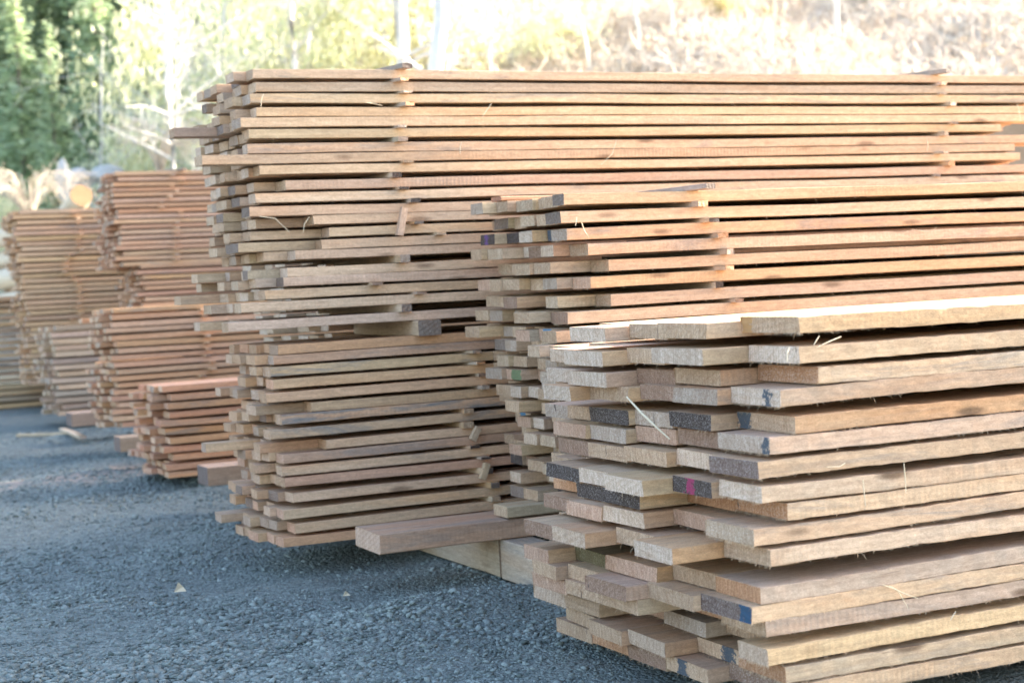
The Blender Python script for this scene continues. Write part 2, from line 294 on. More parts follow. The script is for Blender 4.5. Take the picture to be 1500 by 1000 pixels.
# --- the other stacks: rows given by the near top corner of their front board
def row_list(st, corners, YS, t, widths, nb, tones, ends, Lr, spread, seed, special={}, hi=True, xmin=None, tilt=.01, tones2=None, front=(), marks={}, fstain={}, depth=.8, drift=(99, 0), endpx={}):
    prev = 9
    for r, (cx, cy) in enumerate(corners):
        R = random.Random(seed+r*7); x0, z = on_y(cx, cy, YS); z = min(z, prev-t-.002); prev = z; Y = YS
        n = nb+R.choice([0, 0, 1])
        base = (xmin if xmin is not None else x0)+max(0, r-drift[0])*drift[1]
        for i in range(n):
            w = R.uniform(*widths); X = x0 if i == 0 else base+R.uniform(*spread)
            if (r, i) in special: X = base+special[(r, i)]
            e = R.choice(ends); s = R.choice(tones if i == 0 or not tones2 else tones2)
            if i == 0 and r < len(front): e, s = front[r]
            Ln = R.uniform(*Lr)-(X-base) if r not in endpx else x_at(endpx[r], YS, z)-X+i*.05
            add_board(st, r, i, X, Y, z-tilt*(Y-YS), Ln, w, t*R.uniform(.93, 1), e, s,
                      fuzz=(90 if i == 0 else 12) if hi else 0, seg=(22 if i == 0 else 6) if hi else (8 if i == 0 else 3), cham=.0015 if hi else 0,
                      mark=marks.get((r, i)), stain=fstain.get(r, R.choice([.05, .1, .2, .6])) if i == 0 else .2, saw=R.choice([.1, .4, .9]), knot=R.choice([0, 0, .8]) if i == 0 else 0, skew=R.uniform(-.06, .06), jit=.0009 if hi else .001)
            Y += w+.005
        while Y < YS+depth-.05:                 # boards closing the back of the layer, added to keep sun stripes out
            w = min(.14, YS+depth-Y); add_board(st, r, i+1, base+R.uniform(.12, .25), Y, z-tilt*(Y-YS), R.uniform(3.6, 3.8), w, t*.96, 't', 't', seg=3, cham=0); Y += w+.005; i += 1
CROWS = [(826, 284), (821, 310), (830, 334), (861, 357), (892, 381), (865, 406), (895, 431), (831, 458), (815, 485), (790, 507), (838, 530), (815, 553), (850, 577), (842, 600), (858, 624), (850, 647), (858, 671), (850, 694), (862, 718), (870, 741)]
row_list('C', CROWS, 5.34, .044, (.10, .14), 6, 'ttptoctg', 'tgptwtscktbn', (3.9, 4.2), (-.03, .12), 2000, xmin=2.74, tones2='tttpcyg', tilt=-.012, depth=1.03, drift=(7, .010), front=['sy', 'st', 'go', 'tt', 'tt', 'no', 'tt', 'bt'], marks={(8, 1): ('sky', .3, .35), (0, 2): ('mag', .4, .16), (2, 5): ('pur', .6, .12), (2, 1): ('gry', .8, .2), (14, 5): ('sky', .5, .2), (12, 1): ('grn', .3, .3), (11, 4): ('grn', .3, .3)},
         special={(0, 5): -.02, (3, 6): -.05, (3, 5): -.02, (1, 1): .05})
BU = [(370, 101), (374, 120), (366, 137), (375, 157), (352, 171), (364, 190), (362, 211), (296, 227), (380, 243), (418, 264), (374, 283.5), (365, 304), (459, 316), (482, 333), (471, 351), (432, 367), (421, 392), (415, 407), (388, 426), (353, 445), (334, 472)]
row_list('BU', BU, 6.48, .0390, (.085, .125), 6, 'tptcptcg', 'ptcgtstwctgp', (4.15, 4.45), (-.04, .07), 3000, xmin=1.92, tones2='tpcgt', endpx={5: 1466, 7: 1486, 8: 1494},
         special={(4, 3): -.21, (0, 1): -.02, (16, 5): -.10, (19, 4): -.08, (20, 4): -.13, (20, 5): -.10, (18, 5): -.18, (17, 6): -.06, (8, 6): -.12})
BL = [(407, 505.5), (400, 520), (396, 538), (400, 556), (390, 576), (456, 590), (412, 606), (396, 630), (478, 645), (415, 665), (413, 684), (417, 701), (430, 723), (415, 747), (432, 767), (415, 788)]
row_list('BL', BL, 6.48, .0390, (.085, .125), 6, 'tptcotnp', 'ptgtscpttgnt', (4.1, 4.4), (-.04, .06), 3500, xmin=1.96, fstain={1: 1, 2: 1, 6: 1.3, 7: .9}, tones2='tpcgt', special={(8, 3): -.2, (8, 1): -.03, (14, 5): -.1, (5, 1): -.04})
# far stacks (blurred): rows at an even pitch
def far_stack(st, cx, cy, YS, n, pitch, t, nb, tones, ends, Lr, seed, drift=0., widths=(.10, .15), jx=.07, tones2=None):
    x0, z0 = on_y(cx, cy, YS); prevz = 9
    for r in range(n):
        R = random.Random(seed+r*7); Y = YS; z = z0-pitch*r
        for i in range(nb+R.choice([0, 1])):
            w = R.uniform(*widths); X = x0+drift*r+R.uniform(-jx, jx)*(1 if i else .6)
            add_board(st, r, i, X, Y, z-.004*i, R.uniform(*Lr), w, t*R.uniform(.9, 1), R.choice(ends), R.choice(tones), seg=6, cham=0, bow=.003, jit=.002, stain=R.choice([0, .2, .6]), saw=.2, knot=0, skew=0)
            Y += w+.006
far_stack('K', 470, 250, 7.33, 30, .055, .04, 8, 'tp', 'tp', (3.8, 4.), 4000, drift=0)  # mostly hidden stack, set forward and widened to stop sun leaking past
far_stack('G', 240, 566, 9.9, 11, .053, .037, 6, 'rrnor', 'pntnrg', (3.6, 3.9), 5000)
far_stack('F', 162, 452, 12.0, 18, .0495, .036, 6, 'rnonrt', 'pngtng', (4.6, 5.), 6000)
far_stack('FU', 168, 252, 15.6, 18, .0505, .036, 6, 'rnrnrn', 'pngbng', (4.4, 4.8), 7000)
far_stack('FM', 205, 388, 15.6, 9, .052, .037, 6, 'ronr', 'pngbng', (4.2, 4.4), 7500)
far_stack('FL', 80, 478, 15.3, 14, .0600, .044, 6, 'btgntb', 'pcngtb', (5.2, 5.6), 8000)
far_stack('E', 22, 308, 17.6, 33, .0560, .040, 6, 'ycyyt', 'pgbtc', (4.6, 5.), 9000, drift=.003)
far_stack('J', -30, 436, 18.75, 18, .0700, .050, 6, 'gycgc', 'pgtc', (4.6, 5.), 9500)

RANK = os.environ.get('RANK_BOARDS')
acc = dict(V=[], F=[], M=[], A={}); base = 0
for B in BOARDS:
    R = random.Random(hash((B['row']*131+B['idx']*17+len(B['st'])*7+ord(B['st'][0])*1009)) & 0xffffff)
    own = RANK or (B['row'] < len(OWN.get(B['st'], [])) and B['idx'] < len(OWN[B['st']][B['row']]) and OWN[B['st']][B['row']][B['idx']] == '1')
    if RANK: B['kw']['fuzz'] = 0
    V, Fq, Mi, A = board_arrays(B['L'], B['w'], B['t'], B['end'], B['side'], R, **B['kw'])
    if B['st'] in TINT: A['bcol'] = A['bcol']*np.array(TINT[B['st']], np.float32)
    P = np.array((B['x'], B['y'], B['z']), np.float32)
    if own:
        o = link('board', arrays_mesh('board', V, Fq, Mi, A), [WS, WE], None, P.tolist()); B['obj'] = o
        if RANK: o['key'] = '%s/%d/%d' % (B['st'], B['row'], B['idx'])
        ordr, st = ORD[B['row']], STACK[B['st']]
        if B['idx'] == 0: lab = '%s board along the front face, %s layer down the %s' % (WORD[B['side']], ordr, st)
        else: lab = '%s-ended board %s in from the front, %s layer down the %s' % (WORD[B['end']], ORD[B['idx']], ordr, st)
        tag(o, lab, 'board', 'boards in the '+st)
    else:
        V = V+P
        acc['V'].append(V); acc['F'] += [tuple(base+i for i in f) for f in Fq]; acc['M'] += Mi; base += len(V)
        for k, a in A.items(): acc['A'].setdefault(k, []).append(a)
if acc['V']:
    me = arrays_mesh('stacked_boards', np.vstack(acc['V']), acc['F'], acc['M'], {k: np.vstack(a) for k, a in acc['A'].items()})
    tag(link('stacked_boards', me, [WS, WE]), 'the remaining boards packed between and behind the nearer boards of every stack', 'boards', kind='stuff')

# ------------------------------------------------------------------ helpers for the rest
def ray_pt(px, py, dep):
    d = fwd + crt*((px-750)/F_PX) + cup*((500-py)/F_PX); t = dep/d.dot(fh); return Vector((0, 0, CAM_H)) + d*t
def wood_piece(name, loc, L, w, t, side, end, R, rz=0., ry=0., parent=None, **kw):
    k = dict(seg=8, fuzz=0, stain=.2, saw=.5, knot=.4, cham=.002); k.update(kw)
    o = link(name, arrays_mesh(name, *board_arrays(L, w, t, end, side, R, **k)), [WS, WE], parent, loc); o.rotation_euler = (0, ry, rz); return o
def tube(pts, rad, k=5):
    V, Fc = [], []; n = len(pts)
    for i, p in enumerate(pts):
        d = (pts[min(i+1, n-1)]-pts[max(i-1, 0)]).normalized(); a = d.cross(Z); a = a.normalized() if a.length > .05 else Vector((1, 0, 0)); b = d.cross(a)
        for j in range(k): V.append(p+(a*math.cos(6.2832*j/k)+b*math.sin(6.2832*j/k))*rad[i])
    for i in range(n-1):
        for j in range(k): a, b = i*k+j, i*k+(j+1) % k; Fc.append((a, b, b+k, a+k))
    return V, Fc
def tubes_mesh(name, lst, k=5):
    V, Fc = [], []
    for pts, rad in lst:
        v, f = tube(pts, rad, k); b = len(V); V += [tuple(p) for p in v]; Fc += [tuple(b+i for i in q) for q in f]
    return npmesh(name, np.array(V), np.array(Fc), True)
ROWS = {}
for B in BOARDS:
    if B['idx'] == 0: ROWS.setdefault(B['st'], []).append(B)

# ------------------------------------------------------------------ spacer slats between the layers
def slats(st, YS, cols, depth, side='tpog', rng=None, cname=('left',)):
    rows = ROWS[st]
    for ci, xs in enumerate(cols):
        for r in range(len(rows)-1):
            px = xs[r % len(xs)]
            if px is None: continue
            R = random.Random(r*31+ci*7+len(st)*101+int(YS*10)); hi, lo = rows[r], rows[r+1]; zb = lo['z']+lo['t']; g = hi['z']-zb
            if g < .006: continue
            g -= .001; X = x_at(px, YS, zb); p = R.uniform(.015, .06)
            o = wood_piece('spacer_slat', (X, YS-p, zb+.0005), depth, R.uniform(.035, .05), g, R.choice(side), R.choice('gktobs'), R, rz=math.radians(90+R.uniform(-4, 16)), seg=3, bow=0, cham=.001)
            tag(o, 'slat end under the %s layer of the %s, %s column' % (ORD[r], STACK[st], cname[ci]), 'spacer slat', 'spacer slats between board layers')
slats('BU', 6.48, [[592, 600, 602, 627, 590, 592, 592, 602, 585, 597, 610, 640, 615, 650, 597, 595, 590, 555, 620, 600], [1383, 1383, 1397, 1375, 1400, 1385, 1342, 1380, 1395, 1375, 1390, 1380, 1400, 1380]], .72, cname=('left', 'right'))
slats('BL', 6.48, [[690, 700, 705, 712, 712, 700, 690, 689, 702, 700, 712, 716, 726, 730, 735]], .72, cname=('left',))
slats('C', 5.34, [[1032, 1042, 1056, 1068, 1064, 1056, 1082, 1090]], .8, cname=('left',))
slats('FU', 15.6, [[255, 270, 255, 262, 252, 240, 240, 268, 272, 262, 262, 262, 262, 262, 262, 262, 262]], .8, side='o', cname=('left',))
slats('F', 12.0, [[300, 302, 304, 304, 306, 306, 308, 308, 315, 315]], .8, side='o', cname=('left',))
slats('E', 17.6, [[110, 118, 118, 122, 122, 118, 118, 122, 108, 100, 100, 98]], .8, side='o', cname=('left',))
R = random.Random(5)
def top_slat(st, YS, px, L, ang, label, side='k', w=.05, t=.022, p=.05, ry=0):
    b = ROWS[st][0]; z = b['z']+b['t']; X = x_at(px, YS-p, z)
    tag(wood_piece('spacer_slat', (X, YS-p, z+.001), L, w, t, side, 'k', R, rz=math.radians(90+ang), ry=ry, seg=3, bow=0), label, 'spacer slat', 'slats lying on top of the stacks')
top_slat('BU', 6.48, 604, .7, 12, 'dark slat lying across the top of the tall stack near its left end')
top_slat('BU', 6.48, 1392, .7, 25, 'dark slat lying across the top of the tall stack near its right end')
top_slat('C', 5.34, 1048, .6, 22, 'thick dark slat resting tilted on top of the middle stack', w=.055, t=.02, p=.07, ry=math.radians(1.5))
top_slat('FU', 15.6, 274, .7, 30, 'small dark slat sticking up on the tall red stack')
b = ROWS['C'][0]; z = b['z']+b['t']; X = x_at(735, 5.95, z)
timber_args = ((X, 5.95, z+.012), 1.9, .10, .018)
# loose slats leaning on the tall stack's face
for (x1, y1, x2, y2, lab) in ((597, 306, 590, 346, 'thin slat hanging upright against the face of the upper bundle'), (705, 628, 696, 647, 'short slat stub leaning by a spacer at the lower bundle'), (718, 680, 711, 703, 'short slat stub hanging low on the lower bundle beside the middle stack')):
    ax, az = on_y(x1, y1, 6.44); bx, bz = on_y(x2, y2, 6.44); L = math.hypot(ax-bx, az-bz)
    o = wood_piece('wood_stub', (bx, 6.43, bz), L, .022, .03, 't', 't', R, seg=2, bow=0); o.rotation_euler = (math.radians(4), -math.atan2(az-bz, ax-bx), 0); tag(o, lab, 'wood stub')

# ------------------------------------------------------------------ timbers the stacks stand on
def timber(loc, L, w, t, lab, side='r', end='v', rz=0, cat='timber', name='timber_plank', group=None, **kw):
    o = wood_piece(name, loc, L, w, t, side, end, R, rz=rz, cham=.004, **kw); return tag(o, lab, cat, group)
timber((2.150, 5.815, .162), 2.4, .27, .077, 'thick reddish plank jutting out under the middle stack, end toward the gravel', 'r', 'n', fuzz=30, seg=14, stain=.5)
timber((2.22, 8.60, .150), 2.6, .22, .10, 'thick plank with purplish end jutting out beside the short red stack', 'r', 'v')
timber((2.305, 11.24, .120), 2.6, .20, .10, 'dark brown plank end on the gravel between the two low red stacks', 'b', 'v')
timber((2.425, 13.70, .13), 2.6, .25, .11, 'grey-brown plank jutting out at the foot of the far red stack', 'b', 'v')
timber(*timber_args, 'thin reddish board lying along the top of the middle stack', 'r', 'r', name='thin_board', cat='board')
X, z = on_y(745, 775, 5.80); timber((X, 5.80, .242), 1.2, .13, .045, 'short pale board lying on the thick reddish plank', 'c', 't', name='short_board', cat='board')
timber((2.80, 4.76, .0), 1.09, .13, .158, 'square pale bunk timber on the gravel behind the front right stack', 'g', 't', rz=math.radians(90), name='bunk_beam', stain=.8)
timber((2.80, 5.87, .0), 1.15, .13, .158, 'square pale bunk timber on the gravel under the reddish plank', 'g', 't', rz=math.radians(90), name='bunk_beam')
X, zt = on_y(612, 465.5, 6.43); X2, zb = on_y(647, 492, 6.43)
lo = ROWS['BL'][0]; hi = ROWS['BU'][-1]; zb, zt = lo['z']+lo['t'], hi['z']
timber((X2, 6.43, zb+.001), .8, X2-X, zt-zb-.002, 'dark-ended crossbeam holding the upper bundle off the lower bundle', 't', 's', rz=math.radians(90), name='crossbeam', cat='beam')
timber((X2+2.6, 6.50, zb+.001), .7, X2-X, zt-zb-.002, 'right-hand crossbeam between the two bundles of the tall stack', 't', 's', rz=math.radians(90), name='crossbeam', cat='beam')
for st, xs, yy, ln in (('D', (3.2, 5.3), 3.55, 1.2), ('BL', (2.9, 5.3), 6.52, .65), ('K', (2.9, 5.3), 7.5, .8), ('G', (3.0, 5.2), 9.95, .7), ('F', (3.1, 6.0), 12.05, .7), ('FL', (3.4, 7.0), 15.35, .7), ('J', (3.4, 6.5), 18.8, .7)):
    zz = min(b['z'] for b in BOARDS if b['st'] == st)-.012
    if zz > .02:
        for i, x in enumerate(xs): timber((x, yy, 0), ln, .12, zz, '%s bunk timber on the gravel under the %s' % (('left', 'right')[i], STACK[st]), 't', 't', rz=math.radians(90), name='bunk_beam', group='bunk timbers under the stacks')

# ------------------------------------------------------------------ torn splinters hanging from boards
splm = flat('fresh_splinter', (.66, .54, .38), 30, .15)
def splinter(st, row, idx, pts, r):
    b = next(q for q in BOARDS if q['st'] == st and q['row'] == row and q['idx'] == idx); P = [Vector(p) for p in pts]
    if 'obj' not in b: return
    n = len(P); rad = [r*(1-.75*abs(i/(n-1)-.35)) for i in range(n)]
    o = link('splinter', tubes_mesh('splinter', [(P, rad)], 4), splm, b['obj']); o.matrix_parent_inverse = Matrix.Translation(-b['obj'].location)
def yp(px, py, Y): X, z = on_y(px, py, Y); return (X, Y, z)
splinter('D', 4, 3, [ray_pt(918, 581, 4.60), ray_pt(940, 605, 4.52), ray_pt(962, 626, 4.48), ray_pt(981, 643, 4.45)], .0042)
for row, pts in ((9, [(1324, 678), (1326, 700), (1327, 722)]), (8, [(1264, 702), (1266, 722), (1268, 741)]), (0, [(1232, 493), (1215, 500), (1196, 509)]), (1, [(1156, 508), (1153, 517), (1153, 530)]), (13, [(1293, 856), (1315, 864), (1330, 890)]), (13, [(1302, 857), (1322, 868), (1345, 876)]), (7, [(1238, 678), (1230, 683), (1210, 684)]),
                 (15, [(1400, 895), (1395, 903), (1392, 908)]), (0, [(1200, 492), (1196, 498), (1192, 505)])):
    splinter('D', row, 0, [yp(a, b, 3.437-.004*i) for i, (a, b) in enumerate(pts)], .0020)
for row, pts in ((2, [(386, 138), (383, 146), (382, 158)]), (3, [(560, 155), (548, 152), (535, 150)]), (7, [(676, 208), (674, 216), (674, 226)]), (8, [(903, 205), (897, 225), (880, 242)]), (3, [(720, 152), (714, 160), (706, 172)]), (11, [(380, 317), (403, 320), (424, 340)]), (12, [(453, 318), (446, 328), (444, 341)]),
                 (3, [(1490, 152), (1493, 165), (1495, 178)]), (5, [(1357, 200), (1359, 212), (1358, 222)])):
    splinter('BU', row, 0, [yp(a, b, 6.465-.006*i) for i, (a, b) in enumerate(pts)], .0022)
for row, pts in ((1, [(852, 326), (856, 338), (863, 348)]), (1, [(845, 318), (844, 325), (843, 331)]), (4, [(1335, 336), (1365, 340), (1372, 332)])):
    splinter('C', row, 0, [yp(a, b, 5.325-.006*i) for i, (a, b) in enumerate(pts)], .0015)

# ------------------------------------------------------------------ ground, gravel, hill
rg = np.random.default_rng(7)
def hgt(x, y):
    return .010*np.sin(x*3.1+y*1.7)+.008*np.sin(x*7.3-y*5.1+1)+.006*np.sin(x*1.2-y*2.9+2)
def mound(x, y):
    return .05*np.exp(-(((x-2.45)/.45)**2+((y-5.55)/.16)**2))+.03*np.exp(-(((x-2.1)/.3)**2+((y-6.1)/.15)**2))
u = np.concatenate([-np.geomspace(300, 8, 14), np.arange(-7.5, 7.5, .06), np.geomspace(8, 300, 14)]); v = np.concatenate([-np.geomspace(300, 3, 10), np.arange(1.5, 15, .05), np.geomspace(15.5, 400, 22)])
U, Vv = np.meshgrid(u, v); P = np.stack([(r0.x*U+fh.x*Vv), (r0.y*U+fh.y*Vv)], -1); near = np.clip((20-Vv)/6, 0, 1)
Zg = (hgt(P[..., 0], P[..., 1]) + mound(P[..., 0], P[..., 1]) + rg.normal(0, .0022, U.shape))*near*(np.abs(U) < 8) - .012
nx = len(u); idx = np.arange(U.size).reshape(U.shape); Fc = np.stack([idx[:-1, :-1], idx[:-1, 1:], idx[1:, 1:], idx[1:, :-1]], -1).reshape(-1, 4)
tag(link('ground', npmesh('ground', np.dstack([P, Zg]).reshape(-1, 3), Fc, True), gravel_mat()), kind='structure')
# loose crushed stone, thick near the camera and thinning away
import bmesh
def stone_variants(n):
    out = []
    for i in range(n):
        bm = bmesh.new(); bmesh.ops.create_icosphere(bm, subdivisions=1, radius=1); R = random.Random(i)
        for q in bm.verts: q.co = Vector((q.co.x*R.uniform(.6, 1.3), q.co.y*R.uniform(.55, 1.15), q.co.z*R.uniform(.3, .65)))*R.uniform(.62, 1.35)
        out.append((np.array([tuple(q.co) for q in bm.verts]), np.array([[x.index for x in f.verts] for f in bm.faces]))); bm.free()
    return out
SV = stone_variants(10); NS = 95000
dep = 3.9+11*rg.random(NS)**1.75; lat = (rg.random(NS)*1.18-1.0)*(.36*dep); sx = r0.x*lat+fh.x*dep; sy = r0.y*lat+fh.y*dep
cl = (np.sin(sx*2.3+sy*.9)+np.sin(sx*.8-sy*2.6+1.3)+np.sin(sx*5.1+sy*4.2)); size = np.exp(rg.normal(math.log(.0048), .52, NS))*(1+.22*cl)*(1+(dep-4)*.04); size = np.clip(size, .002, .019)
allV, allF, rn = [], [], []; bb = 0
for vi, (sv, sf) in enumerate(SV):
    m = np.where((np.arange(NS) % len(SV)) == vi)[0]; k = len(m); a = rg.random(k)*6.283; tl = rg.normal(0, .35, k)
    ca, sa = np.cos(a)[:, None], np.sin(a)[:, None]; x0_, y0_, z0_ = sv[None, :, 0], sv[None, :, 1], sv[None, :, 2]
    z1 = z0_*np.cos(tl)[:, None]+x0_*np.sin(tl)[:, None]; x1 = x0_*np.cos(tl)[:, None]-z0_*np.sin(tl)[:, None]
    X1, Y1 = x1*ca-y0_*sa, x1*sa+y0_*ca; s_ = size[m][:, None]; g = (hgt(sx[m], sy[m])+mound(sx[m], sy[m])-.012)[:, None]
    Vs = np.stack([X1*s_+sx[m][:, None], Y1*s_+sy[m][:, None], z1*s_+g+s_*.12], -1).reshape(-1, 3)
    allV.append(Vs); allF.append((sf[None]+(np.arange(k)*len(sv))[:, None, None]+bb).reshape(-1, 3)); rn.append(np.repeat(rg.random(k), len(sv))); bb += len(Vs)
me = npmesh('gravel', np.vstack(allV), np.vstack(allF)); rn = np.concatenate(rn); pcol(me, 'rnd', np.stack([rn]*3, -1))
tag(link('gravel', me, stone_mat()), 'loose blue-grey crushed stone covering the yard in front of the stacks', 'gravel', kind='stuff')

def sm(x): x = min(1, max(0, x)); return x*x*(3-2*x)
def terr(lat, dep):
    rt = sm((lat/max(dep, 1)+.235)/.12)
    hr = max(0, dep-26)*.42; hl = max(0, dep-34)*.07+max(0, dep-62)*.55
    n = .16*math.sin(lat*.7+dep*.4)+.10*math.sin(lat*1.7-dep*1.1)+.06*math.sin(lat*3.9+dep*3.1)
    return hr*rt+hl*(1-rt)+n*sm((dep-27)/5)-.06*(1-sm((dep-25)/3))
def tz(lat, dep): return terr(lat, dep)
us = np.arange(-70, 70, .8); vs = np.concatenate([np.arange(24, 70, .5), np.arange(70, 140, 2)])
HV = [[(*wpt(a, d).xy, terr(a, d)) for a in us] for d in vs]; idx = np.arange(len(us)*len(vs)).reshape(len(vs), len(us))
Fc = np.stack([idx[:-1, :-1], idx[:-1, 1:], idx[1:, 1:], idx[1:, :-1]], -1).reshape(-1, 4)
tag(link('hillside', npmesh('hillside', np.array(HV).reshape(-1, 3), Fc, True), hill_mat()), kind='structure')

# ------------------------------------------------------------------ vegetation
def leaf_mesh(name, C, size, rg, flatz=.5, shade=None):
    """small four-cornered leaf clusters at the points C"""
    n = len(C); a = rg.normal(0, 1, (n, 3)); a[:, 2] *= flatz; a /= np.linalg.norm(a, axis=1)[:, None]; b = rg.normal(0, 1, (n, 3)); b -= (a*b).sum(1)[:, None]*a; b /= np.linalg.norm(b, axis=1)[:, None]
    s = (size*rg.uniform(.55, 1.4, n))[:, None]; c = np.cross(a, b)*s*.18
    V = np.stack([C-a*s, C-b*s*.42+c, C+a*s, C+b*s*.42+c], 1).reshape(-1, 3); me = npmesh(name, V, np.arange(4*n).reshape(-1, 4)); r_ = np.repeat(rg.random(n) if shade is None else shade, 4)
    pcol(me, 'rnd', np.stack([r_]*3, -1)); return me
MC = foliage('conifer_needles', (.10, .14, .075), (.46, .52, .31), .42); MCP = foliage('pale_conifer_needles', (.25, .33, .20), (.58, .64, .44), .45)
MY = foliage('yellow_green_leaves', (.52, .50, .30), (.86, .82, .62), .5); MG = foliage('pale_green_leaves', (.40, .44, .28), (.76, .77, .60), .5)
MO = foliage('amber_leaves', (.45, .36, .18), (.70, .62, .40), .4)
BKp = bark('pale_bark', (.46, .42, .36), (.82, .78, .72)); BKd = bark('dark_bark', (.10, .075, .06), (.30, .25, .20)); STK = stick_mat()
def conifer(px, dep, h, rad, mat, lab, seed, proto=None):
    lat = (px-750)/F_PX*dep; g = wpt(lat, dep, tz(lat, dep)-.2)
    if proto:
        root = proto.copy(); S.collection.objects.link(root); root.location = g; root.rotation_euler = (0, 0, seed*1.3); root.scale = (rad, rad, h)
        for ch in proto.children: c = ch.copy(); S.collection.objects.link(c); c.parent = root; 
        if mat:
            pass
        root['label'] = lab; return root
    q = np.random.default_rng(seed); root = empty('conifer_tree', g); C = []
    for lv in range(46):
        f = lv/46; z = .06+.93*f; rr = (1-f)**.85*q.uniform(.75, 1.15)
        for b in range(max(4, int(13*(1-f)+3))):
            an = q.uniform(0, 6.283); L = rr*q.uniform(.6, 1.1); m = int(4+16*L)
            t = q.uniform(.12, 1, m); C.append(np.stack([np.cos(an)*t*L+q.normal(0, .05, m), np.sin(an)*t*L+q.normal(0, .05, m), z-.045*t*L*1.2+q.normal(0, .006, m)], -1))
    C = np.vstack(C); ur = 1.0
    me = leaf_mesh('crown', C*np.array([1, 1, h/rad]), .085, q, .35); me.transform(Matrix.Diagonal((1, 1, rad/h, 1))); link('crown', me, mat, root)
    t = tubes_mesh('trunk', [([Vector((0, 0, z)) for z in (0, .3, .6, .97)], [.06, .045, .03, .006])], 7); link('trunk', t, BKd, root)
    root.scale = (rad, rad, h); tag(root, lab, 'conifer', 'conifers beyond the far left stacks'); return root
p1 = conifer(22, 60, 22, 2.6, MC, 'dark green conifer at the left edge of the photo beyond the yellowish stack', 11)
p2 = conifer(168, 52, 19, 1.9, MCP, 'pale blue-green conifer just right of the dark conifers', 12)
conifer(88, 64, 24, 2.7, None, 'tall dark green conifer behind the pale log', 13, p1)
conifer(52, 50, 12, 1.8, None, 'small pale conifer in front of the two left dark ones', 14, p2)
conifer(130, 66, 23, 2.6, None, 'dark green conifer between the log and the pale conifer', 15, p1)
conifer(205, 60, 13, 2.3, None, 'shorter dark conifer left of the pale bare tree', 16, p1)
conifer(-30, 56, 20, 2.8, None, 'dark conifer cut off by the left edge', 17, p1)
conifer(300, 66, 20, 2.3, None, 'pale conifer half hidden behind the bare tree branches', 18, p2)
conifer(98, 47, 8.5, 1.3, None, 'low pale conifer right behind the arching dry bush', 19, p2)

def branch(lst, p, d, L, r, lv, R, up=.15):
    n = 5; pts = [p]; rad = [r]; q = p.copy(); dd = d.copy()
    for i in range(n):
        dd = (dd+Vector((R.gauss(0, .13), R.gauss(0, .13), R.gauss(0, .10)+up*.12))).normalized(); q = q+dd*(L/n); pts.append(q.copy()); rad.append(max(.004, r*(1-.8*(i+1)/n)))
    lst.append((pts, rad))
    if lv <= 0: return
    for i in range(R.randint(3, 5)):
        k = R.randint(1, n-1); ax = Vector((R.gauss(0, 1), R.gauss(0, 1), R.gauss(0, .4))).normalized(); branch(lst, pts[k], (dd*.6+ax*.8).normalized(), L*R.uniform(.35, .6), rad[k]*.6, lv-1, R, up)
def bare_tree(px, dep, h, r, lab, seed, nb=14, mat=None, lean=0., blen=.22, z0=.12, cat='bare tree'):
    R = random.Random(seed); lat = (px-750)/F_PX*dep; g = wpt(lat, dep, tz(lat, dep)-.15); root = empty('bare_tree', g); n = 12
    pts = [Vector((0, 0, 0))]; wob = Vector((0, 0, 0))
    for i in range(n): wob += Vector((R.gauss(0, .012), R.gauss(0, .012), 0))*h; pts.append(Vector((r0.x*lean*i/n*h, r0.y*lean*i/n*h, h*(i+1)/n))+wob*.6)
    rad = [r*(1-.75*i/n) for i in range(n+1)]; link('trunk', tubes_mesh('trunk', [(pts, rad)], 8), mat or BKp, root); lst = []
    for i in range(nb):
        f = R.uniform(z0, .95); k = min(n-1, int(f*n)); p = pts[k].lerp(pts[k+1], f*n-k); an = R.uniform(0, 6.283)
        branch(lst, p, Vector((math.cos(an), math.sin(an), R.uniform(.1, .9))).normalized(), h*blen*R.uniform(.6, 1.2)*(1.1-f*.6), r*.38*(1.1-f*.7), 2, R)
    link('crown', tubes_mesh('crown', lst, 4), mat or BKp, root); tag(root, lab, cat, 'pale bare trees on the hillside'); return root
bare_tree(268, 33, 11, .10, 'white bare tree with forked branches left of the tall stack', 21, 30, blen=.24)
bare_tree(433, 35, 11, .09, 'thin white trunk behind the left part of the tall stack', 22, 14)
bare_tree(592, 36, 13, .13, 'left trunk of the close pair above the dark top slat', 23, 12)
bare_tree(612, 36.6, 13, .12, 'right trunk of the close pair above the dark top slat', 24, 12)
bare_tree(660, 32, 12, .19, 'thickest white trunk on the hillside right of the close pair', 25, 10)
bare_tree(160, 40, 7, .05, 'thin grey sapling in front of the dark conifers', 26, 16)
bare_tree(345, 38, 10, .07, 'spreading bare tree with long side branches left of the thin white trunk', 27, 26, blen=.42)
bare_tree(500, 39, 10, .07, 'bare tree with long level branches between thin trunk and close pair', 28, 24, blen=.42)
bare_tree(740, 40, 10, .07, 'pale bare tree right of the thickest trunk', 29, 18, blen=.35)
bare_tree(882, 41, 6, .05, 'thin white leaning stem above the middle of the tall stack', 30, 10, lean=-.18)
bare_tree(955, 42, 8, .05, 'slender pale sapling among the dry brush, left one', 31, 16)
bare_tree(1005, 43, 8, .06, 'slender pale sapling among the dry brush, right one', 32, 16)
bare_tree(1246, 42, 8, .08, 'lone white stem on the right hillside', 33, 12)
bare_tree(200, 45, 6, .05, 'small twiggy tree over the top of the tall red stack', 34, 20, blen=.35)

